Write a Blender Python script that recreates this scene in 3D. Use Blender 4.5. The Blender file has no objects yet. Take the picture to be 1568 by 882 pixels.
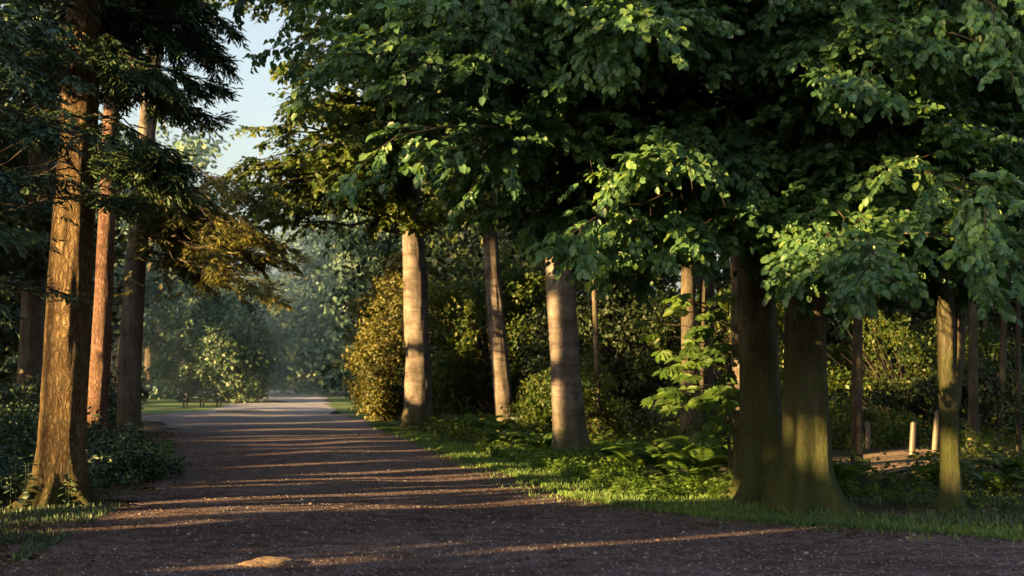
import bpy, math, bmesh, numpy as np
from mathutils import Vector
rng=np.random.default_rng(7)
sc=bpy.context.scene
# ------------------------------------------------------------ sun / world
SUN_EL=math.radians(13.0)
_h=np.array([-0.84,-0.54]); _h/=np.linalg.norm(_h)
S=np.array([_h[0]*math.cos(SUN_EL),_h[1]*math.cos(SUN_EL),math.sin(SUN_EL)])
U=np.cross(S,[0,0,1.]);U/=np.linalg.norm(U);V=np.cross(U,S)
if V[2]<0: V=-V
w=bpy.data.worlds.new("World");sc.world=w;w.use_nodes=True
nt=w.node_tree
sky=nt.nodes.new('ShaderNodeTexSky');sky.sky_type='NISHITA';sky.sun_disc=False
sky.sun_elevation=SUN_EL;sky.sun_rotation=math.atan2(S[0],S[1])
sky.air_density=1.0;sky.dust_density=5.0;sky.ozone_density=1.5
hs=nt.nodes.new('ShaderNodeHueSaturation');hs.inputs['Saturation'].default_value=.72;hs.inputs['Value'].default_value=1.0
bg=nt.nodes['Background'];bg.inputs[1].default_value=0.40
nt.links.new(sky.outputs[0],hs.inputs['Color']);nt.links.new(hs.outputs[0],bg.inputs[0])
sl=bpy.data.lights.new("sun","SUN");sl.energy=28;sl.angle=math.radians(0.5);sl.color=(1,0.64,0.25)
so=bpy.data.objects.new("sun",sl);sc.collection.objects.link(so)
so.rotation_euler=Vector(-S).to_track_quat('-Z','Y').to_euler()
so.location=(-30,-15,20)
sc.view_settings.view_transform='Standard';sc.view_settings.look='None';sc.view_settings.exposure=0
cam=bpy.data.cameras.new("camera");co=bpy.data.objects.new("camera",cam);sc.collection.objects.link(co)
cam.lens=50;cam.sensor_width=36;cam.clip_end=2000
co.location=(0,0,1.6);co.rotation_euler=(math.radians(93.52),0,0);sc.camera=co
cam.dof.use_dof=True;cam.dof.focus_distance=17.5;cam.dof.aperture_fstop=2.8
# ------------------------------------------------------------ helpers
def hsh(i,j,k):
    n=(i*374761393+j*668265263+k*1274126177)&0x7fffffff
    n=((n^(n>>13))*1103515245)&0x7fffffff
    return ((n^(n>>16))&0xffff)/65535.0
def vn(p):
    p=np.asarray(p,float);f=np.floor(p).astype(np.int64);t=p-f;t=t*t*(3-2*t)
    i,j,k=f[...,0],f[...,1],f[...,2];x,y,z=t[...,0],t[...,1],t[...,2];r=0
    for a in (0,1):
        for b in (0,1):
            for c in (0,1):
                r=r+hsh(i+a,j+b,k+c)*(x if a else 1-x)*(y if b else 1-y)*(z if c else 1-z)
    return r*2-1
def hgt(x,y):
    x=np.asarray(x,float);y=np.asarray(y,float)
    q=np.stack([x*0.25,y*0.25,x*0+3],-1)
    q2=np.stack([x*0.8,y*0.5,x*0+9],-1)
    off=np.clip((x-4.5-np.maximum(0,(18-y))*0.8)/12,0,1)*0.35
    return 0.05*vn(q)+0.022*vn(q2)+off*np.clip(y/20,0,1)
def norm(a): return a/np.maximum(np.linalg.norm(a,axis=-1,keepdims=True),1e-9)
def mk(name,verts,faces_idx,k,mat,smooth=False,base=None,parent=None):
    verts=np.asarray(verts,np.float32).reshape(-1,3)
    if base is not None: verts=verts-np.asarray(base,np.float32)
    fi=np.asarray(faces_idx,np.int32).reshape(-1)
    me=bpy.data.meshes.new(name);nf=len(fi)//k
    me.vertices.add(len(verts));me.vertices.foreach_set("co",verts.ravel())
    me.loops.add(len(fi));me.loops.foreach_set("vertex_index",fi)
    me.polygons.add(nf);me.polygons.foreach_set("loop_start",np.arange(0,nf*k,k,dtype=np.int32))
    if smooth: me.polygons.foreach_set("use_smooth",np.ones(nf,bool))
    me.update(calc_edges=True)
    me.materials.append(mat)
    ob=bpy.data.objects.new(name,me);sc.collection.objects.link(ob)
    if parent is not None: ob.parent=parent
    elif base is not None: ob.location=base
    return ob
def empty(name,loc):
    e=bpy.data.objects.new(name,None);e.location=loc;sc.collection.objects.link(e);e.empty_display_size=.5;return e
class Geo:
    def __init__(s): s.v=[];s.f=[];s.n=0
    def add(s,v,f):
        v=np.asarray(v).reshape(-1,3);s.v.append(v);s.f.append(np.asarray(f).reshape(-1,4)+s.n);s.n+=len(v)
    def build(s,name,mat,**k):
        if not s.v: return None
        return mk(name,np.concatenate(s.v),np.concatenate(s.f),4,mat,**k)
def leaves(g,P,D,N,L,W,fold=True,curl=0.0):
    D=norm(D);Sd=norm(np.cross(D,N));N=np.cross(Sd,D);n=len(P)
    L=np.broadcast_to(np.asarray(L),(n,))[:,None];W=np.broadcast_to(np.asarray(W),(n,))[:,None]
    if fold:
        v=np.stack([P,P+D*L*.3+Sd*W*.46+N*W*.13,P+D*L*.7+Sd*W*.42+N*W*.12-N*L*.04,P+D*L-N*L*.14,
                    P+D*L*.7-Sd*W*.42+N*W*.12-N*L*.04,P+D*L*.3-Sd*W*.46+N*W*.13],1)
        b=np.arange(n)[:,None]*6
        f=np.concatenate([b+np.array([[0,1,2,3]]),b+np.array([[0,3,4,5]])],0)
    else:
        v=np.stack([P,P+D*L*.45+Sd*W*.5,P+D*L,P+D*L*.5-Sd*W*.5],1)
        f=np.arange(n)[:,None]*4+np.array([[0,1,2,3]])
    g.add(v,f)
def tubes(g,PL,R,m=5):
    PL=np.asarray(PL,float);R=np.asarray(R,float);n,k,_=PL.shape
    if n==0: return
    T=norm(np.gradient(PL,axis=1));ref=np.zeros_like(T);ref[...,0]=.3;ref[...,1]=.2;ref[...,2]=1
    A=norm(np.cross(T,ref));B=np.cross(T,A)
    th=np.arange(m)*2*math.pi/m
    v=PL[:,:,None]+R[:,:,None,None]*(A[:,:,None]*np.cos(th)[None,None,:,None]+B[:,:,None]*np.sin(th)[None,None,:,None])
    i=np.arange(n)[:,None,None]*k*m+np.arange(k-1)[None,:,None]*m
    j=np.arange(m)[None,None,:];j2=(j+1)%m
    f=np.stack([i+j,i+j2,i+m+j2,i+m+j],-1)
    g.add(v,f)
def rotz(d,a):
    c,s=np.cos(a),np.sin(a)
    return np.stack([d[...,0]*c-d[...,1]*s,d[...,0]*s+d[...,1]*c,d[...,2]],-1)
def R3(*sh): return rng.normal(size=sh+(3,))
# ------------------------------------------------------------ beams cut through the foliage so sun reaches chosen spots
BEAMS=[]
def beam(x,y,z,ru,rv): BEAMS.append((np.array([x,y,z],float),ru,rv))
for z in (0.3,1.2,2.0,2.8,3.6,4.6,5.2): beam(-5.4,17.2,z,.5,.6)
beam(-9.4,33,3.2,.5,1.2);beam(-9.4,33,1.2,.5,.7);beam(-9.2,33,6,.5,1.2)
beam(-3.1,43,1.6,.45,.7);beam(-3.2,43,5.4,.6,1.3);beam(-3.1,43,3.4,.4,.6)
beam(-.4,38.5,1.6,.4,.8);beam(-.6,38.5,4.4,.6,.9)
beam(.92,27.7,1.0,.22,.4);beam(.72,27.7,2.6,.22,.6);beam(.65,27.7,4.2,.3,.5)
beam(-4.6,50,2.0,1.8,1.8);beam(-4.6,50,.6,1.5,.6);beam(-4.2,51,4.2,1.2,1.2)
beam(1.6,20.3,.1,1.1,.28);beam(3.1,22,.5,1.2,.45);beam(4.0,25,.9,1.0,.7);beam(2.4,24,.4,.8,.3);beam(2.6,20.6,.1,.9,.2);beam(1.2,19.3,.05,.9,.2);beam(2.6,18.8,.05,.6,.16);beam(3.4,22.6,.7,.8,.4);beam(.6,23.5,.1,.5,.3);beam(-.8,28.5,.1,.5,.3)
beam(3.5,16.8,.75,.08,.15);beam(5.2,17,2.0,.12,.6);beam(5.2,17,.6,.12,.2)
beam(1.75,14,3.3,.55,.3);beam(3.2,14.2,2.8,.7,.3);beam(2.4,14.2,2.75,.5,.15);beam(4.2,14.4,2.8,.4,.2)
beam(1.2,13.6,3.7,.25,.15);beam(.2,13.8,4.4,.2,.12);beam(3.4,13.6,3.7,.25,.14);beam(2.2,13.2,4.6,.2,.12);beam(-.4,14,3.4,.18,.12);beam(4.4,14,4.2,.25,.12)
beam(2.7,20,1.5,.9,.6);beam(2.6,20,2.3,.6,.35)
beam(6.4,25,.2,1.2,.25);beam(7.8,27,.4,1.0,.35);beam(10,35,2.2,1.7,1.1);beam(8,34,1.2,.9,.5);beam(6,36,2.5,.9,1.0);beam(12,34,1.0,1,.5)
beam(3.9,33,2.6,.5,1.1);beam(1.2,33,1.0,1.1,.7);beam(.7,30,.4,.7,.4);beam(2.6,36,3,.8,.8);beam(-.5,45,3,1.1,1.1)
# strips of light lying across the road
beam(-1.9,17.0,0,.13,.55);beam(.6,18.5,0,.09,.5);beam(-.9,18.9,0,.10,.4);beam(1.9,18.5,0,.1,.3);beam(-3.3,16.6,0,.05,.35)
beam(-2.6,22.0,0,.16,.6);beam(-1.6,24.2,0,.18,.5);beam(-.6,22.6,0,.11,.4);beam(-3.6,25.8,0,.1,.4);beam(-3.9,20.2,0,.06,.3)
beam(-3.4,29.5,0,.18,.5);beam(-4.5,31.8,0,.12,.4);beam(-4,34,0,.22,.5);beam(-5,38,0,.2,.6);beam(-6,42,0,.35,.6);beam(-7.5,48,0,.5,.7);beam(-9,58,0,.7,.9)
beam(-2.1,12.1,.05,.12,.08);beam(.4,13.4,0,.0,.2);beam(2.4,14.6,0,.0,.15);beam(-3.6,15.0,0,.01,.2)
beam(-15,80,.2,5,1.5);beam(-10.5,75,.2,3,1.2);beam(-16,100,.5,4,2);beam(-20,90,3,4,3);beam(-17,82,2.5,3,2)
beam(-12,112,5,4,4);beam(-12,104,9,5,4)
beam(-5.6,16.6,4.0,1.3,.4);beam(-4.4,17.5,3.9,.9,.35);beam(-4.2,17,5.4,.5,.3);beam(-6.6,34,4.3,1.5,1.2)
beam(-6.5,40,8.5,3,2);beam(-4.5,40,7,1.5,1.0)
def carve(P,grow_=0.0):
    keep=np.ones(len(P),bool);nz=rng.random(len(P))*.25
    for T,ru,rv in BEAMS:
        d=P-T;w_=d@S
        q=(d@U/(ru+grow_+1e-4))**2+(d@V/(rv+grow_))**2
        keep&=~((w_>0.9)&(q<1-nz))
    return keep
# ------------------------------------------------------------ materials
def newmat(name):
    m=bpy.data.materials.new(name);m.use_nodes=True;n=m.node_tree;b=n.nodes['Principled BSDF'];return m,n,b,n.nodes['Material Output']
def ramp(n,stops,interp='LINEAR'):
    r=n.nodes.new('ShaderNodeValToRGB');r.color_ramp.interpolation=interp
    e=r.color_ramp.elements
    e[0].position=stops[0][0];e[0].color=(*stops[0][1],1);e[1].position=stops[-1][0];e[1].color=(*stops[-1][1],1)
    for p,c in stops[1:-1]:
        x=e.new(p);x.color=(*c,1)
    return r
def noise(n,scale,detail=4,rough=.55,vec=None,sc3=None):
    t=n.nodes.new('ShaderNodeTexNoise');t.inputs['Scale'].default_value=scale;t.inputs['Detail'].default_value=detail;t.inputs['Roughness'].default_value=rough
    tc=n.nodes.new('ShaderNodeTexCoord');src=tc.outputs['Object']
    if sc3:
        mp=n.nodes.new('ShaderNodeMapping');mp.inputs['Scale'].default_value=sc3;n.links.new(src,mp.inputs[0]);src=mp.outputs[0]
    n.links.new(src,t.inputs['Vector']);return t
def mix(n,fac,a,b,mode='MIX'):
    x=n.nodes.new('ShaderNodeMix');x.data_type='RGBA';x.blend_type=mode
    for s,v in ((x.inputs[0],fac),(x.inputs[6],a),(x.inputs[7],b)):
        if isinstance(v,(int,float)): s.default_value=v
        elif isinstance(v,tuple): s.default_value=(*v,1)
        else: n.links.new(v,s)
    return x.outputs[2]
def leafmat(name,c1,c2,c3,trans=.35,rough=.5,cl=.7,spec=.4):
    m,n,b,o=newmat(name)
    g=n.nodes.new('ShaderNodeNewGeometry')
    r=ramp(n,[(0,c1),(.5,c2),(1,c3)]);n.links.new(g.outputs['Random Per Island'],r.inputs[0])
    t=noise(n,cl,3);r2=ramp(n,[(.35,(.5,.58,.62)),(.65,(1.3,1.22,1.0))]);n.links.new(t.outputs[0],r2.inputs[0])
    c=mix(n,1.0,r.outputs[0],r2.outputs[0],'MULTIPLY')
    n.links.new(c,b.inputs['Base Color']);b.inputs['Roughness'].default_value=rough;b.inputs['Specular IOR Level'].default_value=spec
    if trans>0:
        tr=n.nodes.new('ShaderNodeBsdfTranslucent')
        c2_=mix(n,1.0,c,(1.6,1.5,.5),'MULTIPLY');n.links.new(c2_,tr.inputs[0])
        ms=n.nodes.new('ShaderNodeMixShader');ms.inputs[0].default_value=trans
        n.links.new(b.outputs[0],ms.inputs[1]);n.links.new(tr.outputs[0],ms.inputs[2]);n.links.new(ms.outputs[0],o.inputs[0])
    return m
def barkmat(name,c1,c2,c3,vz=6,scale=3,bump=.6,moss=0.0,vor=False,mossz=1.0,bands=0):
    m,n,b,o=newmat(name)
    t=noise(n,scale,8,.68,sc3=(1,1,1/vz) if not vor else (1,1,.35))
    t2=noise(n,1.6,5,.65)
    r=ramp(n,[(.32,c1),(.5,c2),(.68,c3)]);n.links.new(t.outputs[0],r.inputs[0])
    r2=ramp(n,[(.35,(.52,.5,.48)),(.65,(1.25,1.25,1.25))]);n.links.new(t2.outputs[0],r2.inputs[0])
    c=mix(n,1.0,r.outputs[0],r2.outputs[0],'MULTIPLY')
    hsrc=t.outputs[0]
    if vor:
        v=n.nodes.new('ShaderNodeTexVoronoi');v.feature='DISTANCE_TO_EDGE';v.inputs['Scale'].default_value=20
        tc=n.nodes.new('ShaderNodeTexCoord');mp=n.nodes.new('ShaderNodeMapping');mp.inputs['Scale'].default_value=(1,1,.28)
        n.links.new(tc.outputs['Object'],mp.inputs[0])
        ad=n.nodes.new('ShaderNodeMix');ad.data_type='RGBA';ad.blend_type='ADD';ad.inputs[0].default_value=.12
        tw=noise(n,7,6,.75)
        n.links.new(mp.outputs[0],ad.inputs[6]);n.links.new(tw.outputs['Color'],ad.inputs[7])
        n.links.new(ad.outputs[2],v.inputs['Vector'])
        rv=ramp(n,[(0,(.28,.22,.18)),(.22,(1,1,1))]);n.links.new(v.outputs['Distance'],rv.inputs[0])
        c=mix(n,.8,c,rv.outputs[0],'MULTIPLY')
        mm=n.nodes.new('ShaderNodeMath');mm.operation='MULTIPLY_ADD';mm.use_clamp=False
        mn=n.nodes.new('ShaderNodeMath');mn.operation='MINIMUM';mn.inputs[1].default_value=.35
        n.links.new(v.outputs['Distance'],mn.inputs[0]);n.links.new(mn.outputs[0],mm.inputs[0]);mm.inputs[1].default_value=2.6
        tf=noise(n,16,8,.75,sc3=(1,1,.35));n.links.new(tf.outputs[0],mm.inputs[2]);hsrc=mm.outputs[0]
    else:
        tf=noise(n,26,6,.7,sc3=(1,1,2.2 if bands else .4));rf=ramp(n,[(.35,(.68,.66,.64)),(.6,(1.12,1.12,1.12))]);n.links.new(tf.outputs[0],rf.inputs[0])
        c=mix(n,.8,c,rf.outputs[0],'MULTIPLY')
        if bands:
            tb=noise(n,3.2,4,.7,sc3=(.35,.35,2.4));rb_=ramp(n,[(.40,(.62,.60,.60)),(.52,(1.05,1.05,1.05))]);n.links.new(tb.outputs[0],rb_.inputs[0]);c=mix(n,.9,c,rb_.outputs[0],'MULTIPLY')
        mm=n.nodes.new('ShaderNodeMath');mm.operation='ADD';n.links.new(t.outputs[0],mm.inputs[0]);n.links.new(tf.outputs[0],mm.inputs[1]);hsrc=mm.outputs[0]
    if moss>0:
        tc=n.nodes.new('ShaderNodeTexCoord');sx=n.nodes.new('ShaderNodeSeparateXYZ');n.links.new(tc.outputs['Object'],sx.inputs[0])
        mr=n.nodes.new('ShaderNodeMapRange');mr.inputs[1].default_value=0;mr.inputs[2].default_value=mossz;mr.inputs[3].default_value=.32;mr.inputs[4].default_value=-.02
        n.links.new(sx.outputs[2],mr.inputs[0])
        t3=noise(n,3.3,8,.7)
        a=n.nodes.new('ShaderNodeMath');a.operation='ADD';n.links.new(mr.outputs[0],a.inputs[0]);n.links.new(t3.outputs[0],a.inputs[1])
        r3=ramp(n,[(.5,(0,0,0)),(.75,(moss,)*3)]);n.links.new(a.outputs[0],r3.inputs[0])
        c=mix(n,r3.outputs[0],c,(.06,.075,.018))
    n.links.new(c,b.inputs['Base Color']);b.inputs['Roughness'].default_value=.85;b.inputs['Specular IOR Level'].default_value=.2
    bp=n.nodes.new('ShaderNodeBump');bp.inputs['Strength'].default_value=bump;bp.inputs['Distance'].default_value=.06 if vor else .04
    n.links.new(hsrc,bp.inputs['Height']);n.links.new(bp.outputs[0],b.inputs['Normal'])
    return m
M_beech=leafmat('beech_leaves',(.055,.13,.06),(.085,.18,.08),(.15,.24,.07),.35,.38,.55)
M_mid=leafmat('broadleaf_leaves',(.045,.085,.022),(.075,.125,.03),(.15,.17,.035),.4,.5)
M_con=leafmat('conifer_needles',(.022,.05,.033),(.045,.085,.05),(.10,.15,.045),0,.5)
M_spr=leafmat('spruce_needles',(.03,.07,.055),(.055,.105,.075),(.10,.16,.08),0,.45,1.2)
M_gold=leafmat('yew_needles',(.07,.085,.02),(.12,.12,.03),(.18,.15,.035),.2,.6)
M_dark=leafmat('woodland_leaves',(.020,.038,.013),(.036,.062,.019),(.09,.11,.027),0,.55,.35)
M_far=leafmat('hazy_far_leaves',(.04,.085,.055),(.065,.115,.07),(.11,.17,.085),0,.6,.15)  # paler blue-green: distance haze put into the leaf colour
M_fern=leafmat('fern_fronds',(.06,.12,.02),(.09,.17,.03),(.14,.22,.04),.4,.5)
M_grass=leafmat('grass_blades',(.06,.12,.02),(.085,.16,.03),(.13,.20,.04),0,.6,.5)
M_litter=leafmat('dry_leaves',(.08,.05,.03),(.13,.08,.045),(.19,.13,.08),0,.7,2)
B_pine=barkmat('pine_bark',(.20,.13,.07),(.36,.25,.13),(.48,.35,.19),3,6,1.0,moss=.8,vor=True,mossz=.7)
B_red=barkmat('red_pine_bark',(.18,.10,.07),(.30,.18,.13),(.38,.25,.18),3,6,.8,vor=True)
B_grey=barkmat('grey_bark',(.11,.095,.08),(.19,.165,.14),(.26,.23,.19),8,9,.8,moss=.5,mossz=1)
B_beech=barkmat('beech_bark',(.06,.05,.035),(.12,.105,.065),(.20,.175,.115),4.5,6,1.0,moss=.8,mossz=2.6,bands=0)
B_beech2=barkmat('pale_beech_bark',(.12,.10,.09),(.19,.16,.14),(.27,.23,.19),2.5,5,.9,moss=.7,mossz=.9,bands=1)
B_thin=barkmat('young_bark',(.05,.04,.03),(.09,.075,.05),(.15,.12,.08),5,9,.6)
B_limb=barkmat('branch_bark',(.03,.025,.02),(.055,.045,.035),(.09,.07,.05),3,9,.3)
# ------------------------------------------------------------ trees
def trunk(g,path,r,flare=.7,lobes=5,amp=.03,seg=48,ztop=9,flute=0.0):
    path=np.array(path,float);z=path[:,2];zz=np.concatenate([np.arange(-.25,2,.05),np.arange(2,ztop,.14),np.linspace(ztop,z[-1],12)])
    def ci(c):
        co_=np.polyfit(z,path[:,c],min(3,len(z)-1));return np.polyval(co_,np.clip(zz,0,None))
    X,Y=ci(0),ci(1);H=z[-1]
    rr=r*(1-.75*(np.clip(zz,0,H)/H)**1.1)
    th=np.linspace(0,2*math.pi,seg,endpoint=False);ph=rng.random(6)*6.28
    lob=.5+.5*np.cos(lobes*th+ph[0]+.7*np.sin(th+ph[1]))
    zc=np.clip(zz,-.25,None)[:,None]
    fl=flare*(np.exp(-(zc+.05)/.16)*(.25+1.3*lob**2)[None]+.35*np.exp(-zc/.6)*(.5+.6*lob)[None])+flute*np.exp(-zc/2.2)*(lob-.5)[None]
    q=np.stack([np.cos(th)[None]*2.2+0*zc+ph[2]*9,np.sin(th)[None]*2.2+0*zc,zc*.9+0*th[None]],-1)
    q2=np.stack([np.cos(th)[None]*7+0*zc+ph[2]*9,np.sin(th)[None]*7+0*zc,zc*2.2+0*th[None]],-1)
    R=rr[:,None]*(1+fl+amp*1.3*vn(q)+amp*vn(q2))
    v=np.stack([X[:,None]+R*np.cos(th),Y[:,None]+R*np.sin(th),zz[:,None]+0*R],-1)
    k=len(zz);i=np.arange(k-1)[:,None]*seg;j=np.arange(seg)[None];j2=(j+1)%seg
    g.add(v,np.stack([i+j,i+j2,i+seg+j2,i+seg+j],-1))
    def at(h):
        h=np.asarray(h,float);return np.stack([np.interp(h,zz,X),np.interp(h,zz,Y),h],-1)
    return at
def grow(gb,gl,starts,targets,K=12,M=8,Q=10,arch=.12,subL=.35,subang=(.6,1.2),sag=.15,twL=.35,ll=.08,lw=.05,
         lr=.035,nup=.8,nout=.5,nr=.45,tmin=.3,fold=True,needle=False,carving=True,subtube=True,keepf=None,droop=.25,vz=.14):
    st=np.asarray(starts,float);tg=np.asarray(targets,float);n=len(st)
    L=np.linalg.norm(tg-st,axis=1)[:,None]
    mid=st+.5*(tg-st)+np.array([0,0,1])*arch*L+R3(n)*.06*L
    def bez(t):
        t=t[...,None];return (1-t)**2*st[:,None]+2*t*(1-t)*mid[:,None]+t*t*tg[:,None]
    def dbez(t):
        t=t[...,None];return norm(2*(1-t)*(mid-st)[:,None]+2*t*(tg-mid)[:,None])
    tt=np.tile(np.linspace(0,1,9),(n,1))
    rad=(lr*np.clip(L/4,.4,1.6))*(1-.88*tt)
    tubes(gb,bez(tt)+np.concatenate([np.zeros((n,1,3)),R3(n,7)*.012*L[:,:,None],np.zeros((n,1,3))],1),rad,6)
    t=np.linspace(tmin,1,K)[None]+rng.uniform(-.04,.04,(n,K));t=np.clip(t,0,1)
    B=bez(t);T=dbez(t);sg=np.where(np.arange(K)%2==0,1,-1)[None]
    ang=sg*rng.uniform(*subang,(n,K))*(1.15-.6*t)
    d=norm(rotz(T,ang)+np.array([0,0,1])*rng.normal(0,vz,(n,K,1)))
    SL=(subL*L*(1.2-.85*t)*rng.uniform(.7,1.2,(n,K)))[...,None]
    def sub(s): 
        s=s[...,None];return B[:,:,None]+d[:,:,None]*SL[:,:,None]*s-np.array([0,0,1])*sag*SL[:,:,None]*s*s
    if subtube:
        ss=np.tile(np.linspace(0,1,4),(n,K,1));sp=sub(ss).reshape(n*K,4,3)
        sp=sp[carve(sp[:,2],.05)]
        tubes(gb,sp,np.tile(np.array([.011,.008,.006,.003])*(lr/.035),(len(sp),1)),3)
    s=rng.uniform(.08,1,(n,K,M));C=sub(s)
    sg2=np.where(np.arange(M)%2==0,1,-1)[None,None]
    e=norm(rotz(np.broadcast_to(d[:,:,None],C.shape),sg2*rng.uniform(.35,1.0,(n,K,M)))+R3(n,K,M)*(.12+vz*.5)-np.array([0,0,1])*(droop*.5))
    TL=twL*rng.uniform(.6,1.2,(n,K,M))*(1.15-.5*s)
    q=np.linspace(.05,1,Q)[None,None,None]+rng.uniform(-.04,.04,(n,K,M,Q))
    P=C[:,:,:,None]+e[:,:,:,None]*(TL[...,None]*q)[...,None]-np.array([0,0,1])*(droop*.4*TL[...,None]*q*q)[...,None]
    sg3=np.where(np.arange(Q)%2==0,1,-1)[None,None,None]
    f=norm(rotz(np.broadcast_to(e[:,:,:,None],P.shape),sg3*rng.uniform(.5,1.0,P.shape[:-1]))+rng.normal(size=P.shape)*(.15 if needle else .25)-np.array([0,0,1])*droop)
    out=norm((tg-st)*[1,1,.2])[:,None,None,None]
    N=norm(np.array([0,0,1])*nup+out*nout+rng.normal(size=P.shape)*nr)
    P=P.reshape(-1,3);f=f.reshape(-1,3);N=N.reshape(-1,3)
    k=carve(P+f*ll*.5,.04) if carving else np.ones(len(P),bool)
    if keepf is not None: k&=keepf(P)
    k&=P[:,2]>.15
    P,f,N=P[k],f[k],N[k];sz=rng.uniform(.7,1.25,len(P))
    leaves(gl,P,f,N,ll*sz,lw*sz,fold)
def blobs(gl,C,R,per,size,flat=.65,carving=True,up=.5,shell=.55,wid=.6,cg=0.05):
    C=np.asarray(C,float);n=len(C);R=np.broadcast_to(np.asarray(R,float),(n,))
    d=norm(R3(n,per));rr=R[:,None]*(shell+(1-shell)*rng.random((n,per)))*(1+.35*vn(d*1.7+C[:,None]*3.1))
    P=C[:,None]+d*rr[...,None]*np.array([1,1,flat])
    N=norm(d+np.array([0,0,up])+R3(n,per)*.45)
    D=norm(R3(n,per)+d*.6-np.array([0,0,.4]))
    P=P.reshape(-1,3);N=N.reshape(-1,3);D=D.reshape(-1,3)
    k=(P[:,2]>.05)
    if carving: k&=carve(P+D*size*.5,cg)
    P,N,D=P[k],N[k],D[k];s=size*rng.uniform(.6,1.3,len(P))
    leaves(gl,P,D,N,s,s*wid,False)
def ell(n,c,r,shell=.5):
    d=norm(R3(n));return np.asarray(c)+d*(shell+(1-shell)*rng.random((n,1)))*np.asarray(r)
def tree(name,x,y,path,r,bark,leafm,flare=.6,lobes=5,amp=.03,fol=None,ztop=9,seg=48,more=None,flute=0):
    z0=float(hgt(x,y));e=empty(name,(x,y,z0));gt=Geo();gb=Geo();gl=Geo()
    P=[(x+a,y+b,z) for a,b,z in path];at=trunk(gt,P,r,flare,lobes,amp,seg,ztop,flute)
    if more: more(gt)
    if fol: fol(gb,gl,at)
    gt.v=[v+np.array([0,0,z0]) for v in gt.v]
    gt.build('trunk',bark,smooth=True,base=(x,y,z0),parent=e)
    gb.build('limbs',B_limb,smooth=True,base=(x,y,z0),parent=e)
    gl.build('crown',leafm,base=(x,y,z0),parent=e)
    return e
def U3(n,a,b): return rng.uniform(a,b,(n,3))
def con(tg,hoff=(.2,.9),**k):
    kw=dict(K=18,M=9,Q=16,ll=.10,lw=.024,twL=.34,sag=.35,subL=.30,nup=.8,nout=.1,nr=.35,fold=False,needle=True,tmin=.2,lr=.03,droop=.15,arch=.05)
    kw.update(k)
    def f(gb,gl,at):
        h=np.clip(tg[:,2]+rng.uniform(*hoff,len(tg)),1,None);grow(gb,gl,at(h),tg,**kw)
    return f
def multi(*fs):
    def f(gb,gl,at):
        for q in fs:q(gb,gl,at)
    return f
def high(n,R,z0,z1,size=.35,per=120,rb=1.1):
    def f(gb,gl,at):
        h=rng.uniform(z0,z1,n);C=at(h);a=rng.random(n)*6.28;rr=R*np.sqrt(rng.random(n))*(1-.5*(h-z0)/(z1-z0))
        C=C+np.stack([np.cos(a)*rr,np.sin(a)*rr,0*rr],-1);blobs(gl,C,rb,per,size,.5)
        st=at(h-.3);tubes(gb,np.stack([st,(st+C)/2+[0,0,.2],C],1),np.tile([.06,.04,.015],(n,1)),5)
    return f
# --- left conifers
tgA=np.concatenate([U3(13,(-6.9,14.2,3.5),(-3.9,19,4.3)),U3(18,(-6.8,14,4.9),(-4.0,20,6.6)),U3(5,(-4.4,15.5,3.6),(-3.5,18,4.2)),U3(13,(-4.6,15.5,4.9),(-3.2,19,6.8))])
tree('pine_tree',-5.5,17.4,[(0,0,0),(.05,0,2.5),(.2,0,5.5),(.3,.1,12),(.2,.2,20)],.265,B_pine,M_con,.85,6,.07,multi(con(tgA),high(30,3.2,8,19)))
tgL=np.concatenate([U3(11,(-6.3,13.5,.9),(-5.0,15.8,3.4)),U3(9,(-5.6,13,3.0),(-4.3,15.5,4.1)),U3(12,(-6.3,12.5,3.6),(-3.9,15,5.6))])
tree('spruce_tree',-7.9,14.3,[(0,0,0),(.05,0,6),(0,0,18)],.22,B_grey,M_spr,.5,5,.04,multi(con(tgL,ll=.085),high(26,2.6,6.5,17)))
tgB=np.concatenate([U3(8,(-11,30,8),(-8.2,35,11)),U3(4,(-10.5,30,5.2),(-8,34,6.2))])
tree('pine_tree',-9.6,33,[(0,0,0),(.15,0,5),(.25,0,10),(.3,.1,20)],.235,B_red,M_con,.3,5,.04,multi(con(tgB,ll=.16,lw=.035,twL=.45),high(22,2.4,10,19)))
tgC=np.concatenate([U3(14,(-8.3,32,3.5),(-5.4,36,5.2)),U3(8,(-9.4,33,4.7),(-6.2,37,6.0)),U3(14,(-12.5,32,8.0),(-7.4,38,12.5))])
tree('fir_tree',-9.8,36.5,[(0,0,0),(.15,0,5),(.5,0,10),(.6,.1,22)],.30,B_grey,M_gold,.4,5,.03,multi(con(tgC,ll=.16,lw=.035,twL=.5,hoff=(.6,1.8)),high(26,2.6,12,21)))
tree('fir_tree',-13.9,41,[(0,0,0),(.1,0,6),(.2,0,20)],.36,B_grey,M_con,.4,5,.03,multi(con(U3(14,(-17,38,4),(-11.5,43,9)),ll=.18,lw=.04,twL=.5),high(30,3.5,9,20)))
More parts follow.
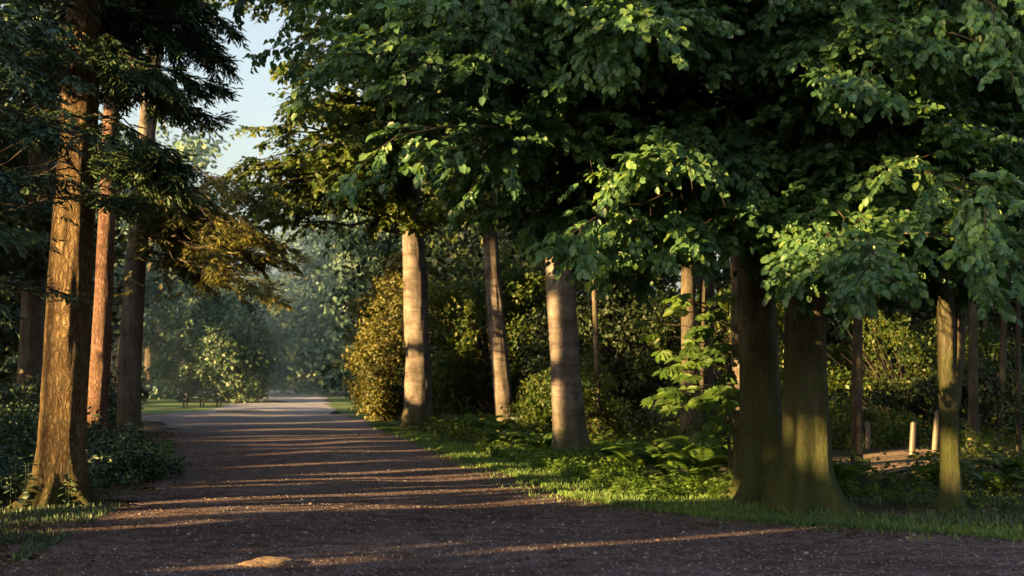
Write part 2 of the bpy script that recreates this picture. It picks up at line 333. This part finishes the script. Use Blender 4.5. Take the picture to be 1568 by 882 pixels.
# --- right avenue
tgE=np.concatenate([U3(38,(-8.4,37,6.2),(-3.5,44,9.0)),U3(12,(-5.0,36,9),(-2,44,12.5)),U3(12,(-9.8,38,11.3),(-5,44,14)),U3(5,(-6.6,38,9),(-4.6,42,10.8)),U3(10,(-3.8,38,6),(0,43,9))])
bro=dict(K=13,M=8,Q=9,ll=.15,lw=.11,twL=.5,subL=.35,lr=.05,fold=False,nout=.5,vz=.3,droop=.4)
def brof(tg,ho=(-.5,1.0),**k):
    kw=dict(bro);kw.update(k)
    def f(gb,gl,at):
        h=np.clip(tg[:,2]+rng.uniform(*ho,len(tg)),2,None);grow(gb,gl,at(h),tg,**kw)
    return f
tree('lime_tree',-2.85,43.5,[(0,0,0),(-.1,0,4),(-.3,0,8),(-.4,.1,22)],.41,B_beech2,M_mid,.75,7,.04,multi(brof(tgE),high(40,3.6,13,22,.4,130,1.5)))
tgF=U3(16,(-2.5,34,5.5),(2.5,40,10))
tree('lime_tree',-.15,38.7,[(0,0,0),(-.15,0,2),(-.45,0,5),(-.7,0,10),(-.8,.1,20)],.25,B_beech2,M_mid,.4,5,.05,multi(brof(tgF),high(26,3.5,9,19)))
tgG=np.concatenate([U3(14,(-1.6,24,4.8),(3.5,29,8)),U3(12,(-2.5,22,5.8),(2.5,28,9))])
tree('beech_tree',1.17,27.9,[(0,0,0),(-.12,0,2),(-.28,0,5),(-.3,0,10),(-.3,.1,20)],.31,B_beech2,M_beech,.6,6,.04,multi(brof(tgG,ll=.12,lw=.085,Q=11,twL=.42),high(34,4.5,9,20)))
# --- twin beech with the overhanging canopy
def near_targets(n,xa,xb,ya,yb,zt):
    x=rng.uniform(xa,xb,n);y=rng.uniform(ya,yb,n)
    zb=np.interp(x/y*15,[-2.2,-1.3,-.6,.1,.8,1.5,2.2,2.9,3.6,4.3,5.0,6.0],[5.2,4.0,3.2,3.25,2.8,2.85,3.05,2.7,2.65,2.5,2.6,2.9])
    zb=1.6+(zb-1.6)*y/15
    z=zb+(zt-zb)*rng.random(n)**1.4;return np.stack([x,y,z],-1)
near=dict(K=14,M=9,Q=11,ll=.088,lw=.066,twL=.34,subL=.26,lr=.03,nup=.65,nout=.6,nr=.42,tmin=.4,sag=.3,arch=.16,vz=.34,droop=.35)
def nearf(tg,ho,**k):
    kw=dict(near);kw.update(k)
    def f(gb,gl,at):
        h=np.clip(tg[:,2]+rng.uniform(*ho,len(tg)),3.4,12);grow(gb,gl,at(h),tg,**kw)
    return f
t1=near_targets(86,-1.8,4.6,12.4,16.6,7.0)
tree('beech_tree',3.22,18.2,[(0,0,0),(-.08,0,2),(-.12,0,5),(-.2,.1,10),(-.2,.2,20)],.26,B_beech,M_beech,1.0,5,.05,multi(nearf(t1,(-.2,1.2)),high(34,5,9,19,.3,140,1.3)),flute=.3)
t2=near_targets(84,.3,6.6,12.6,17.5,7.4)
tree('beech_tree',3.56,17.1,[(0,0,0),(-.04,0,1.2),(.0,0,3),(.12,.1,6),(.4,.2,18)],.25,B_beech,M_beech,1.05,5,.06,multi(nearf(t2,(-.2,1.2)),high(30,4.5,9,18,.3,140,1.3)),flute=.3)
tree('beech_tree',3.2,19.6,[(0,0,0),(-.03,0,3),(-.1,0,6),(0,0,16)],.17,B_beech2,M_beech,.4,5,.04,high(12,3,8,15,.3,120,1.2))
t3=near_targets(32,3.8,7.5,14,19,7.0)
tree('oak_tree',5.2,17,[(0,0,0),(.03,0,1),(-.02,0,2.6),(.02,0,5),(.2,.2,12)],.115,B_beech,M_beech,.7,4,.10,nearf(t3,(-.2,.9)),seg=24,
     more=lambda g:tubes(g,np.array([[[5.25,17,1.2],[5.33,17,1.9],[5.4,17.02,2.8],[5.62,17.1,4.2],[5.9,17.2,5.5]]]),np.array([[.085,.08,.07,.06,.04]]),14))
t4=near_targets(40,-3.6,9,17,22,9.5);t4[:,2]=np.maximum(t4[:,2],5.0)
tree('maple_tree',5.9,24.5,[(0,0,0),(.1,0,5),(.1,.1,16)],.09,B_thin,M_beech,.4,5,.04,multi(nearf(t4,(0,1.5),ll=.12,lw=.085,twL=.42,subL=.2,Q=8),high(26,5,8,16)),seg=24)
k=0
for (px,yy,r,lean) in [(4.1,33,.2,.0),(4.55,33.6,.17,.15),(2.0,32.5,.07,-.2),(9.2,28.5,.10,.1),(10.6,31,.08,.3),(9.3,36,.08,-.3),(12.9,39,.12,0),(7.1,38,.08,.2),(11,45,.14,.1),(14,46,.2,0),(3,44,.12,0),(8.15,23,.04,.12),(11.9,36,.06,.2),(10.2,33,.04,.1)]:
    tree('ash_tree' if k%2 else 'sycamore_tree',px,yy,[(0,0,0),(lean*.5,0,3),(lean,0,6),(lean*1.4,0,14)],r,B_thin,M_dark,.4,4,.05,
         high(15,3.0,5.0,13,.33,130,1.4),seg=16);k+=1
# --- understory shrubs
def shrub(name,c,r,nb,rb,per,size,mat,flat=.7,stems=5):
    z0=float(hgt(c[0],c[1]));e=empty(name,(c[0],c[1],z0));gl=Geo();gb=Geo()
    C=ell(nb,c,r,.45);C[:,2]=np.maximum(C[:,2],.1)
    blobs(gl,C,rb*rng.uniform(.7,1.3,nb),per,size,flat,cg=0)
    b=np.array([c[0],c[1],z0])+R3(nb)*[.12,.12,0]
    tubes(gb,np.stack([b,b*.5+C*.5+[0,0,.15],C],1),np.tile([.025,.014,.005],(nb,1)),5)
    gb.build('stems',B_limb,smooth=True,base=(c[0],c[1],z0),parent=e);gl.build('foliage',mat,base=(c[0],c[1],z0),parent=e)
shrub('yew_bush',(-4.6,50,1.7),(1.5,1.6,2.0),80,.5,260,.13,M_gold)
shrub('yew_bush',(-3.9,52,3.8),(1.7,1.6,2.4),70,.55,220,.15,M_gold)
shrub('hazel_shrub',(1.4,33,.9),(1.5,1,1.1),44,.35,220,.1,M_mid)
shrub('hazel_shrub',(9.8,35,1.9),(3.2,1.5,1.7),90,.45,180,.12,M_mid)
shrub('hazel_shrub',(5.9,36,2.0),(2.8,1.5,2.0),80,.5,180,.13,M_mid)
shrub('holly_bush',(2.6,37,2.6),(2.4,1.5,2.8),90,.5,200,.12,M_dark)
shrub('holly_bush',(-.5,46,2.6),(2.8,1.5,3.0),100,.55,200,.14,M_mid)
shrub('holly_bush',(-1.6,49,1.5),(2.4,1.5,1.9),80,.5,200,.14,M_dark)
shrub('holly_bush',(13.5,38,2.0),(3.0,1.5,2.2),80,.5,180,.13,M_dark)
shrub('holly_bush',(7.2,30.5,.5),(1.6,1.0,.7),40,.3,180,.09,M_mid)
shrub('holly_bush',(10.2,31.5,.9),(2.2,1.0,1.1),60,.35,180,.10,M_dark)
shrub('hazel_shrub',(4.6,27.5,.6),(1.2,1.0,.9),40,.3,180,.09,M_mid)
shrub('elder_shrub',(-7.2,18.9,.5),(.9,1.5,.7),50,.25,160,.07,M_con)
shrub('elder_shrub',(-5.9,21.8,.2),(.7,2.2,.4),50,.2,160,.07,M_con)
shrub('elder_shrub',(-9.5,27,.6),(1.6,3,.9),60,.35,160,.09,M_con)
shrub('laurel_bush',(-11.9,40,.7),(1.6,3,1.0),50,.4,180,.12,M_con)
for c,r in [((-16.0,83,2.4),(2.2,3,2.6)),((-19.8,86,3.5),(3.2,3,3.6)),((-22.5,80,4),(3,3,5)),((-24,70,4),(3.5,3,5)),((-18.5,92,4),(3,3,4.6)),((-21.5,104,4),(3,3,4.6)),((-24.5,122,4),(3,3,5)),((-18.2,150,4),(3,3,5)),((-22,160,3),(4,3,3.6)),((-28,165,4),(4,3,4.5)),((-34,168,4),(4,3,4.5)),((-29,172,8),(6,3,6)),((-22,164,7),(5,3,6))]:
    shrub('rhododendron_bush',c,r,70,.9,190,.24,M_con)
# ------------------------------------------------------------ woodland masses
def mass(name,pts,H,cr,mat,size,nb,per,z0f=.12,carving=True,rb=.25,tr=.22,cg=.05,low=0):
    gl=Geo();gb=Geo()
    for (x,y) in pts:
        h=H*rng.uniform(.8,1.15);c=(x,y,h*(z0f+1)/2);C=ell(nb,c,(cr,cr,h*(1-z0f)/2),.35)
        if low: C[:low,2]=rng.uniform(.3,h*.3,low);C[:low,0]=x+rng.uniform(-cr,cr,low);C[:low,1]=y+rng.uniform(-cr,cr,low)*.6
        blobs(gl,C,rb*cr*rng.uniform(.7,1.3,nb)*1.3,per,size,.6,carving,cg=cg)
        tubes(gb,np.array([[[x,y,-.2],[x+.1,y,h*.3],[x,y+.2,h*.9]]]),np.array([[tr,tr*.8,.04]]),10)
    e=empty(name,(pts[0][0],pts[0][1],0));b=(pts[0][0],pts[0][1],0)
    gb.build('trunks',B_thin,smooth=True,base=b,parent=e);gl.build('crowns',mat,base=b,parent=e)
def jit(n,xa,xb,ya,yb):return np.stack([rng.uniform(xa,xb,n),rng.uniform(ya,yb,n)],-1)
wx=np.stack([np.linspace(-1,34,14),55+rng.uniform(-3,3,14)],-1);wx2=np.stack([np.linspace(-2,40,12),66+rng.uniform(-4,4,12)],-1)
mass('woodland',np.concatenate([wx,wx2]),18,3.6,M_dark,.3,60,105,.04,low=16)
mass('woodland',np.concatenate([jit(9,15,34,22,50)]),14,3.4,M_dark,.32,40,100,.06,low=8)
shade_belt=[]  # unseen tree belt added to shade the scene, sun gaps carved into it
for y in np.arange(-26,56,3.0):
    for x0 in (-15.5,-20.5,-26):
        shade_belt.append((x0+rng.uniform(-1.5,1.5)-(2.5 if y>40 else 0),y+rng.uniform(-1,1)))
mass('woodland',np.array(shade_belt),15,3.3,M_dark,.40,36,72,.0,cg=.19,tr=.10)
mass('woodland',jit(14,-45,-24,58,78),17,4,M_con,.4,44,90,.04)
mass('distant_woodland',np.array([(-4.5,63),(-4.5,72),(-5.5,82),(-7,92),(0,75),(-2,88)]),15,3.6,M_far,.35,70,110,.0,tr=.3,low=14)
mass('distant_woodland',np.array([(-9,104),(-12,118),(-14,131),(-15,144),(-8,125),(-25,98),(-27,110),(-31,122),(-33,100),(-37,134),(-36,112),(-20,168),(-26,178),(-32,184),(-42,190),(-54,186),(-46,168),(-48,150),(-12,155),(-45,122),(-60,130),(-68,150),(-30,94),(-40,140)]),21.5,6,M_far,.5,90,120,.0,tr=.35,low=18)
# light morning mist hanging in the far avenue
mM=bpy.data.materials.new('mist');mM.use_nodes=True;n=mM.node_tree;n.nodes.remove(n.nodes['Principled BSDF'])
vs=n.nodes.new('ShaderNodeVolumeScatter');vs.inputs['Color'].default_value=(.45,.75,1,1);vs.inputs['Density'].default_value=.0014;vs.inputs['Anisotropy'].default_value=.0
n.links.new(vs.outputs[0],n.nodes['Material Output'].inputs['Volume'])
bm=bmesh.new();bmesh.ops.create_cube(bm,size=1);bmesh.ops.scale(bm,vec=(110,130,30),verts=bm.verts);me=bpy.data.meshes.new('mist');bm.to_mesh(me);bm.free();me.materials.append(mM)
mo=bpy.data.objects.new('mist',me);mo.location=(-30,62+65,14.5);sc.collection.objects.link(mo)
# ------------------------------------------------------------ ground
def axis(lo,hi,a,b,fine,coarse):
    return np.concatenate([np.linspace(lo,a,coarse,endpoint=False),np.arange(a,b,fine),np.linspace(b,hi,coarse)])
xs=axis(-500,500,-22,26,.3,30);ys=axis(-200,900,-2,60,.3,50)
GX,GY=np.meshgrid(xs,ys);GZ=hgt(GX,GY)-.02
v=np.stack([GX,GY,GZ],-1);nx=len(xs);i=np.arange(len(ys)-1)[:,None]*nx+np.arange(nx-1)[None]
def bumpnode(n,b,src,st,dist):
    bp=n.nodes.new('ShaderNodeBump');bp.inputs['Strength'].default_value=st;bp.inputs['Distance'].default_value=dist
    n.links.new(src,bp.inputs['Height']);n.links.new(bp.outputs[0],b.inputs['Normal'])
mG,n,b,o=newmat('forest_floor')
t=noise(n,.35,6,.6);t2=noise(n,14,8,.75);r=ramp(n,[(.4,(.07,.045,.025)),(.55,(.06,.055,.02)),(.7,(.05,.08,.02))]);n.links.new(t.outputs[0],r.inputs[0])
r2=ramp(n,[(.36,(.25,.25,.25)),(.65,(1.9,1.7,1.5))]);n.links.new(t2.outputs[0],r2.inputs[0])
n.links.new(mix(n,1.0,r.outputs[0],r2.outputs[0],'MULTIPLY'),b.inputs['Base Color']);b.inputs['Roughness'].default_value=.95;bumpnode(n,b,t2.outputs[0],1,.08)
mk('ground',v,np.stack([i,i+1,i+nx+1,i+nx],-1),4,mG,smooth=True)
YL=[-20,5,11.8,16,21,28,36,46,52,56,62,70,90,120,150,200];XLv=[-4.5,-4.3,-4.25,-4.6,-5.3,-6.9,-8.6,-11,-14.5,-15,-13.6,-14.1,-17,-23,-31,-55]
YR=[-20,8,10,12.3,13.7,15.5,17,18.8,22.5,28,35,41,53.6,77,100,139,200];XRv=[34,34,22,9,4.93,2.96,1.69,.8,.16,-1.08,-2.3,-3.5,-5.9,-10,-13,-19.5,-45]
def XL(y):return np.interp(y,YL,XLv)
def XR(y):return np.interp(y,YR,XRv)
yr=np.concatenate([np.arange(-20,60,.1),np.arange(60,165,1.5)]);m_=90
sm=lambda a:np.convolve(np.pad(a,8,mode='edge'),np.ones(17)/17,'valid')
def en(yr,s): return .28*vn(np.stack([yr*1.3,0*yr+s,0*yr],-1))+.12*vn(np.stack([yr*4,0*yr+s,0*yr+4],-1))+.07*vn(np.stack([yr*11,0*yr+s,0*yr+4],-1))
l=sm(XL(yr))+en(yr,0);rr=sm(XR(yr))+en(yr,7)
uu=np.linspace(0,1,m_)[None];RX=l[:,None]*(1-uu)+rr[:,None]*uu;RY=yr[:,None]+0*RX
v=np.stack([RX,RY,hgt(RX,RY)+.012],-1);i=np.arange(len(yr)-1)[:,None]*m_+np.arange(m_-1)[None]
mR,n,b,o=newmat('gravel')
t=noise(n,.5,5,.6);t2=noise(n,26,9,.85);t3=noise(n,3.5,6,.65)
r=ramp(n,[(.35,(.115,.078,.076)),(.65,(.18,.142,.145))]);n.links.new(t.outputs[0],r.inputs[0])
r2=ramp(n,[(.38,(.2,.18,.17)),(.5,(.95,.95,.95)),(.6,(2.5,2.4,2.35))]);n.links.new(t2.outputs[0],r2.inputs[0])
r3=ramp(n,[(.35,(.55,.48,.45)),(.65,(1.3,1.3,1.4))]);n.links.new(t3.outputs[0],r3.inputs[0])
c=mix(n,1.0,r.outputs[0],r2.outputs[0],'MULTIPLY');c=mix(n,1.0,c,r3.outputs[0],'MULTIPLY')
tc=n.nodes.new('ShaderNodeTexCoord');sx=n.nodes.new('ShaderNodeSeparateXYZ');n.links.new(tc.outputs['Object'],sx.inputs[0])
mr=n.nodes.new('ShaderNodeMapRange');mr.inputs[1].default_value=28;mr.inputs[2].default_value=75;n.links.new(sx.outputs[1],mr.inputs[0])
c=mix(n,mr.outputs[0],c,(.33,.32,.345))  # pale far road: distant sky light and haze painted into the gravel colour
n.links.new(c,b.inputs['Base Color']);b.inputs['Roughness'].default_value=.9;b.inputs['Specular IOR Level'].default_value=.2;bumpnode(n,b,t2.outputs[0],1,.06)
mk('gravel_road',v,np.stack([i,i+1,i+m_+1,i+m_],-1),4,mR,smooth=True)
mL,n,b,o=newmat('lawn_grass')
t=noise(n,.6,5,.6);t2=noise(n,30,6,.7,sc3=(1,.5,1));r=ramp(n,[(.35,(.055,.10,.02)),(.65,(.10,.16,.03))]);n.links.new(t.outputs[0],r.inputs[0])
r2=ramp(n,[(.3,(.5,.5,.5)),(.7,(1.5,1.5,1.4))]);n.links.new(t2.outputs[0],r2.inputs[0])
n.links.new(mix(n,1.0,r.outputs[0],r2.outputs[0],'MULTIPLY'),b.inputs['Base Color']);b.inputs['Roughness'].default_value=.9;bumpnode(n,b,t2.outputs[0],.8,.04)
def strip(name,yy,a,bb,off,mat,m=24):
    u_=np.linspace(0,1,m)[None];X=a[:,None]*(1-u_)+bb[:,None]*u_;Y=yy[:,None]+0*X
    i=np.arange(len(yy)-1)[:,None]*m+np.arange(m-1)[None]
    mk(name,np.stack([X,Y,hgt(X,Y)+off],-1),np.stack([i,i+1,i+m+1,i+m],-1),4,mat,smooth=True)
yy=np.arange(59,100,.5);strip('lawn',yy,-26+0*yy,XL(yy)+.1,.004,mL)
yy=np.arange(46,110,.5);strip('lawn',yy,XR(yy)-.1,XR(yy)+3.2,.004,mL)
yy=np.arange(12.6,46,.2);wv=np.interp(yy,[12.6,15,18,22,26,35,46],[3,1.6,1.8,2.2,1.3,.9,.8])+.3*vn(np.stack([yy*1.2,0*yy,0*yy],-1))
strip('grass_verge',yy,XR(yy)-.1,XR(yy)+wv,.004,mL)
yy=np.arange(23,28.6,.2);mD,n,b,o=newmat('sandy_soil');t=noise(n,9,8,.7);r=ramp(n,[(.3,(.12,.08,.045)),(.7,(.28,.19,.12))]);n.links.new(t.outputs[0],r.inputs[0]);n.links.new(r.outputs[0],b.inputs['Base Color']);b.inputs['Roughness'].default_value=.95;bumpnode(n,b,t.outputs[0],1,.06)
wd=.9*np.sqrt(np.clip(1-((yy-25.8)/2.85)**2,0,1));cx=6.5+.35*(yy-25)+.25*vn(np.stack([yy*1.5,0*yy,0*yy],-1));strip('dirt_path',yy,cx-wd,cx+wd*1.2,.006,mD)
# ------------------------------------------------------------ grass blades, undergrowth, litter
def blades(g,X,Y,hh,ww,lean=.35):
    n_=len(X);P=np.stack([X,Y,hgt(X,Y)-.01],-1);D=norm(np.array([0,0,1])+R3(n_)*lean);N=norm(R3(n_)*[1,1,.2]);s=rng.uniform(.5,1.3,n_)
    leaves(g,P,D,N,hh*s,ww*s,False)
g=Geo()
Y=rng.uniform(13,46,60000);X=XR(Y)+rng.uniform(-.35,1,len(Y))**2*np.interp(Y,[12.6,15,18,22,26,35,46],[4,2.2,1.9,2.1,1.3,.9,.8])*np.where(rng.random(len(Y))<.1,-.35,1)
blades(g,X,Y,.08,.012);g.build('grass',M_grass)
g=Geo()
X=rng.uniform(3.5,11,26000);Y=rng.uniform(13.8,22,26000);k_=(X>XR(Y)+1.2)&(vn(np.stack([X*.9,Y*.9,0*X],-1))>-.15);blades(g,X[k_],Y[k_],.11,.013)
Y=8+9*rng.random(24000);X=XL(Y)-rng.random(len(Y))**1.3*3.4+.1;k_=vn(np.stack([X*1.5,Y*1.5,0*X],-1))>-.4;blades(g,X[k_],Y[k_],.07,.012)
g.build('grass',M_con)
def plants(name,X,Y,hh,nl,size,mat):
    g=Geo();n_=len(X);h=hh*rng.uniform(.5,1.2,n_);t=rng.random((n_,nl))
    a=rng.random((n_,nl))*6.28;P=np.stack([X[:,None]+.02*np.cos(a),Y[:,None]+.02*np.sin(a),hgt(X,Y)[:,None]+h[:,None]*t],-1).reshape(-1,3)
    D=np.stack([np.cos(a),np.sin(a),.15-.5*rng.random(a.shape)],-1).reshape(-1,3);N=norm(np.array([-.15,-.15,1])+R3(len(P))*.5)
    s=size*rng.uniform(.6,1.2,len(P));leaves(g,P,D,N,s,s*.55,True)
    b0=np.stack([X,Y,hgt(X,Y)-.02],-1);b1=b0+np.stack([0*X,0*X,h],-1)
    tubes(g,np.stack([b0,b1],1),np.tile([.004,.002],(n_,1)),3);g.build(name,mat)
Y=rng.uniform(18.3,30,1300);X=XR(Y)+.7+rng.random(1300)**1.2*3.2;k_=~((X>2)&(X<3.8)&(Y>20.7));plants('nettles',X[k_],Y[k_],.24,16,.08,M_fern)
Y=rng.uniform(17,32,1300);X=XL(Y)-.5-rng.random(1300)**1.3*4;plants('nettles',X,Y,.5,18,.09,M_con)
Y=rng.uniform(18.5,44,3000);X=2.5+rng.random(3000)*15;k_=(np.abs(X-(6.5+(Y-25)*.35))>1.3)|(Y>28.5)|(Y<23);k_&=(X>XR(Y)+2.2)&~((X>2)&(X<4.6)&(Y<25));plants('undergrowth',X[k_],Y[k_],.40,14,.10,M_mid)
Y=rng.uniform(15.5,19.5,260);X=rng.uniform(4.6,9.5,260);k_=(X-5.2)**2+(Y-17)**2>.2;plants('undergrowth',X[k_],Y[k_],.22,14,.07,M_mid)
Y=rng.uniform(30,46,700);X=XR(Y)+.8+rng.random(700)*3;plants('undergrowth',X,Y,.45,14,.11,M_mid)
def fern(x,y,R,nf=13):
    g=Geo();gs=Geo();z0=float(hgt(x,y))
    for q in range(nf):
        a=q/nf*6.28+rng.normal()*.25;L=R*rng.uniform(.75,1.15);t=np.linspace(0,1,26)
        up=rng.uniform(.75,1.1)
        pt=np.stack([x+np.cos(a)*L*t**1.1*.85,y+np.sin(a)*L*t**1.1*.85,z0+L*up*(t*1.55-t*t*1.0)],-1)
        tubes(gs,pt[None,::5],np.array([[.006,.005,.004,.003,.002,.001]]),4)
        T=norm(np.gradient(pt,axis=0));Sd=norm(np.cross(T,[0,0,1.]));Nn=np.cross(Sd,T)
        w_=L*.27*np.sin(np.pi*np.clip(t*.93+.05,0,1))**.8*(1.1-.5*t)
        for sg in (1,-1):
            D=Sd*sg+T*.35-np.array([0,0,.15]);leaves(g,pt[2:],D[2:],Nn[2:],w_[2:],.035*R/.7+0*w_[2:],True)
    e=empty('fern',(x,y,z0));g.build('fronds',M_fern,base=(x,y,z0),parent=e);gs.build('stalks',M_fern,base=(x,y,z0),parent=e)
for x,y,R in [(2.45,22.3,.95),(3.1,22.6,1.0),(3.45,21.6,.9),(3.8,23.6,1.05),(2.8,21.3,.8),(2.1,23.8,.8),(3.3,24.3,1.0),(-.35,35,.9),(-.9,37,.9),(-1.3,39,.8),(1.9,25.5,.8),(7.2,20.5,.6),(6.3,18.6,.5),(5.9,19.8,.6),(-5.9,23,.6),(-6.3,25.5,.6),(2.5,19.9,.55),(6.9,18.2,.5),(4.5,19.6,.6),(.6,29.2,.7),(-.1,31,.7)]: fern(x,y,R)
bs=np.array([3.15,20.6,float(hgt(3.15,20.6))]);e=empty('horse_chestnut_sapling',tuple(bs));g=Geo();gb=Geo()
tubes(gb,np.array([[bs,bs+[-.05,-.1,1.0],bs+[0,-.1,2.0],bs+[.05,0,3]]]),np.array([[.03,.025,.02,.01]]),8)
NT=62;tips=np.stack([2.95-1.15*rng.random(NT)**1.3,rng.uniform(19.0,20.5,NT),rng.uniform(.75,2.75,NT)],-1)
st=np.stack([np.full(NT,3.12),np.full(NT,20.5),tips[:,2]-rng.uniform(0,.35,NT)],-1);tubes(gb,np.stack([st,(st+tips)/2+[0,0,.08],tips],1),np.tile([.010,.007,.004],(NT,1)),5)
for p in tips:
    a0=rng.random()*6.28;nn=np.array([[-.45,-.55,.75]])+R3(1)*.15
    for q in range(7):
        a=a0+(q-3)*.62;D=np.array([[math.cos(a),math.sin(a),-.3+rng.normal()*.1]]);D=D-nn*float((D*nn).sum()/(nn*nn).sum())*.8;leaves(g,p[None],D,nn+R3(1)*.12,.22*(1-.06*abs(q-3)),.085)
gb.build('stems',B_thin,smooth=True,base=bs,parent=e);g.build('foliage',M_fern,base=bs,parent=e)
# leaf litter and pebbles
g=Geo();n_=22000;Y=rng.uniform(9.5,40,n_);side=rng.random(n_)<.6
X=np.where(side,XL(Y)+rng.exponential(.7,n_)-.8,XR(Y)-rng.exponential(.7,n_)+.6)
x2=rng.uniform(-4.3,6,3500);x3=rng.uniform(3,11,9000);X=np.concatenate([X,x2,x3]);Y=np.concatenate([Y,rng.uniform(9.5,30,3500),rng.uniform(14,23,9000)]);P=np.stack([X,Y,hgt(X,Y)+.016],-1)
D=R3(len(P))*[1,1,.12];N=norm(np.array([0,0,1])+R3(len(P))*.3);s=rng.uniform(.02,.05,len(P));leaves(g,P,D,N,s,s*.6,True);g.build('leaf_litter',M_litter)
g=Geo();n_=20000;Y=9+21*rng.random(n_)**1.4;X=rng.uniform(-4.2,9,n_);k_=X<XR(Y)-.1;X,Y=X[k_],Y[k_];n_=len(X)
r_=rng.uniform(.004,.012,n_)*(1+1.3*(rng.random(n_)<.03));c=np.stack([X,Y,hgt(X,Y)+.012+r_*.2],-1)
th=np.arange(6)*math.pi/3
ring=lambda sc_,dz:c[:,None]+np.stack([np.cos(th)[None]*r_[:,None]*sc_*rng.uniform(.7,1.3,(n_,6)),np.sin(th)[None]*r_[:,None]*sc_*rng.uniform(.7,1.3,(n_,6)),(r_*dz)[:,None]+0*th[None]],-1)
v=np.concatenate([ring(1,-.3),ring(.75,.55)],1);bb=np.arange(n_)[:,None]*12;j6=np.arange(6)[None]
f1=np.stack([bb+j6,bb+(j6+1)%6,bb+6+(j6+1)%6,bb+6+j6],-1).reshape(-1,4)
b1=bb[:,0];f2=np.concatenate([np.stack([b1+6,b1+7,b1+8,b1+9],-1),np.stack([b1+6,b1+9,b1+10,b1+11],-1)],0)
mS,n,b,o=newmat('pebble_stone');gg=n.nodes.new('ShaderNodeNewGeometry');r=ramp(n,[(0,(.09,.07,.06)),(.7,(.17,.145,.14)),(1,(.26,.235,.22))]);n.links.new(gg.outputs['Random Per Island'],r.inputs[0]);n.links.new(r.outputs[0],b.inputs['Base Color']);b.inputs['Roughness'].default_value=.85
g.v=[v.reshape(-1,3)];g.f=[f1,f2];g.build('pebbles',mS)
bm=bmesh.new();bmesh.ops.create_icosphere(bm,subdivisions=5,radius=1)
for q in bm.verts:
    p=np.array(q.co);s_=1+.28*float(vn(p*1.6+5))+.10*float(vn(p*4))+.04*float(vn(p*10));q.co=Vector((p[0]*.24*s_,p[1]*.2*s_,p[2]*.06*s_))
me=bpy.data.meshes.new('rock');bm.to_mesh(me);bm.free();me.materials.append(mD)
ro=bpy.data.objects.new('rock',me);ro.location=(-2.07,12.1,.01);sc.collection.objects.link(ro)
# ------------------------------------------------------------ bench
mW,n,b,o=newmat('bench_wood');t=noise(n,3,6,.6,sc3=(1,12,12));r=ramp(n,[(.3,(.035,.035,.035)),(.7,(.09,.09,.085))]);n.links.new(t.outputs[0],r.inputs[0]);n.links.new(r.outputs[0],b.inputs['Base Color']);b.inputs['Roughness'].default_value=.6
be=empty('park_bench',(-15.2,70,float(hgt(-15.2,70))));be.rotation_euler=(0,0,math.radians(30))
def box(nm,x,y,z,sx,sy,sz,rx=0):
    bm=bmesh.new();bmesh.ops.create_cube(bm,size=1);bmesh.ops.scale(bm,vec=(sx,sy,sz),verts=bm.verts);bmesh.ops.bevel(bm,geom=bm.edges[:],offset=.008,segments=2,affect='EDGES')
    me=bpy.data.meshes.new(nm);bm.to_mesh(me);bm.free();me.materials.append(mW);ob=bpy.data.objects.new(nm,me);sc.collection.objects.link(ob);ob.parent=be;ob.location=(x,y,z);ob.rotation_euler=(rx,0,0)
for q in range(5): box(f'seat_slat_{q+1}',0,-.2+q*.1,.45,1.8,.08,.035)
for q in range(4): box(f'backrest_slat_{q+1}',0,.27+q*.03,.58+q*.12,1.8,.03,.08,math.radians(-12))
for sx in (-.84,0,.84):
    box('front_leg',sx,-.22,.22,.07,.07,.43);box('back_leg',sx,.27,.21,.07,.07,.42);box('back_post',sx,.34,.72,.06,.06,.62,math.radians(-12));box('seat_bearer',sx,0,.405,.06,.5,.05)
for sx in (-.84,.84): box('armrest',sx,0,.68,.08,.55,.04);box('arm_post',sx,-.22,.57,.06,.06,.18)
mP,n,b,o=newmat('weathered_post_wood');t=noise(n,9,6,.6,sc3=(1,1,.15));r=ramp(n,[(.3,(.10,.08,.055)),(.7,(.20,.165,.115))]);n.links.new(t.outputs[0],r.inputs[0]);n.links.new(r.outputs[0],b.inputs['Base Color'])
for x,y,h in [(7.45,26.6,.62),(8.15,27.5,.8),(7.95,26,.5),(7.35,29.5,.55),(9.0,29,.6)]:
    bm=bmesh.new();bmesh.ops.create_cone(bm,cap_ends=True,segments=14,radius1=.06,radius2=.052,depth=h+.3)
    top=[ed for ed in bm.edges if all(q.co.z>h*.3 for q in ed.verts) ];bmesh.ops.bevel(bm,geom=top,offset=.015,segments=2,affect='EDGES')
    me=bpy.data.meshes.new('wooden_post');bm.to_mesh(me);bm.free();me.materials.append(mP);ob=bpy.data.objects.new('wooden_post',me);sc.collection.objects.link(ob);ob.location=(x,y,float(hgt(x,y))+h/2-.15);ob.rotation_euler=(rng.normal()*.04,rng.normal()*.04,rng.random())
print('polys',sum(len(o.data.polygons) for o in bpy.data.objects if o.type=='MESH'))
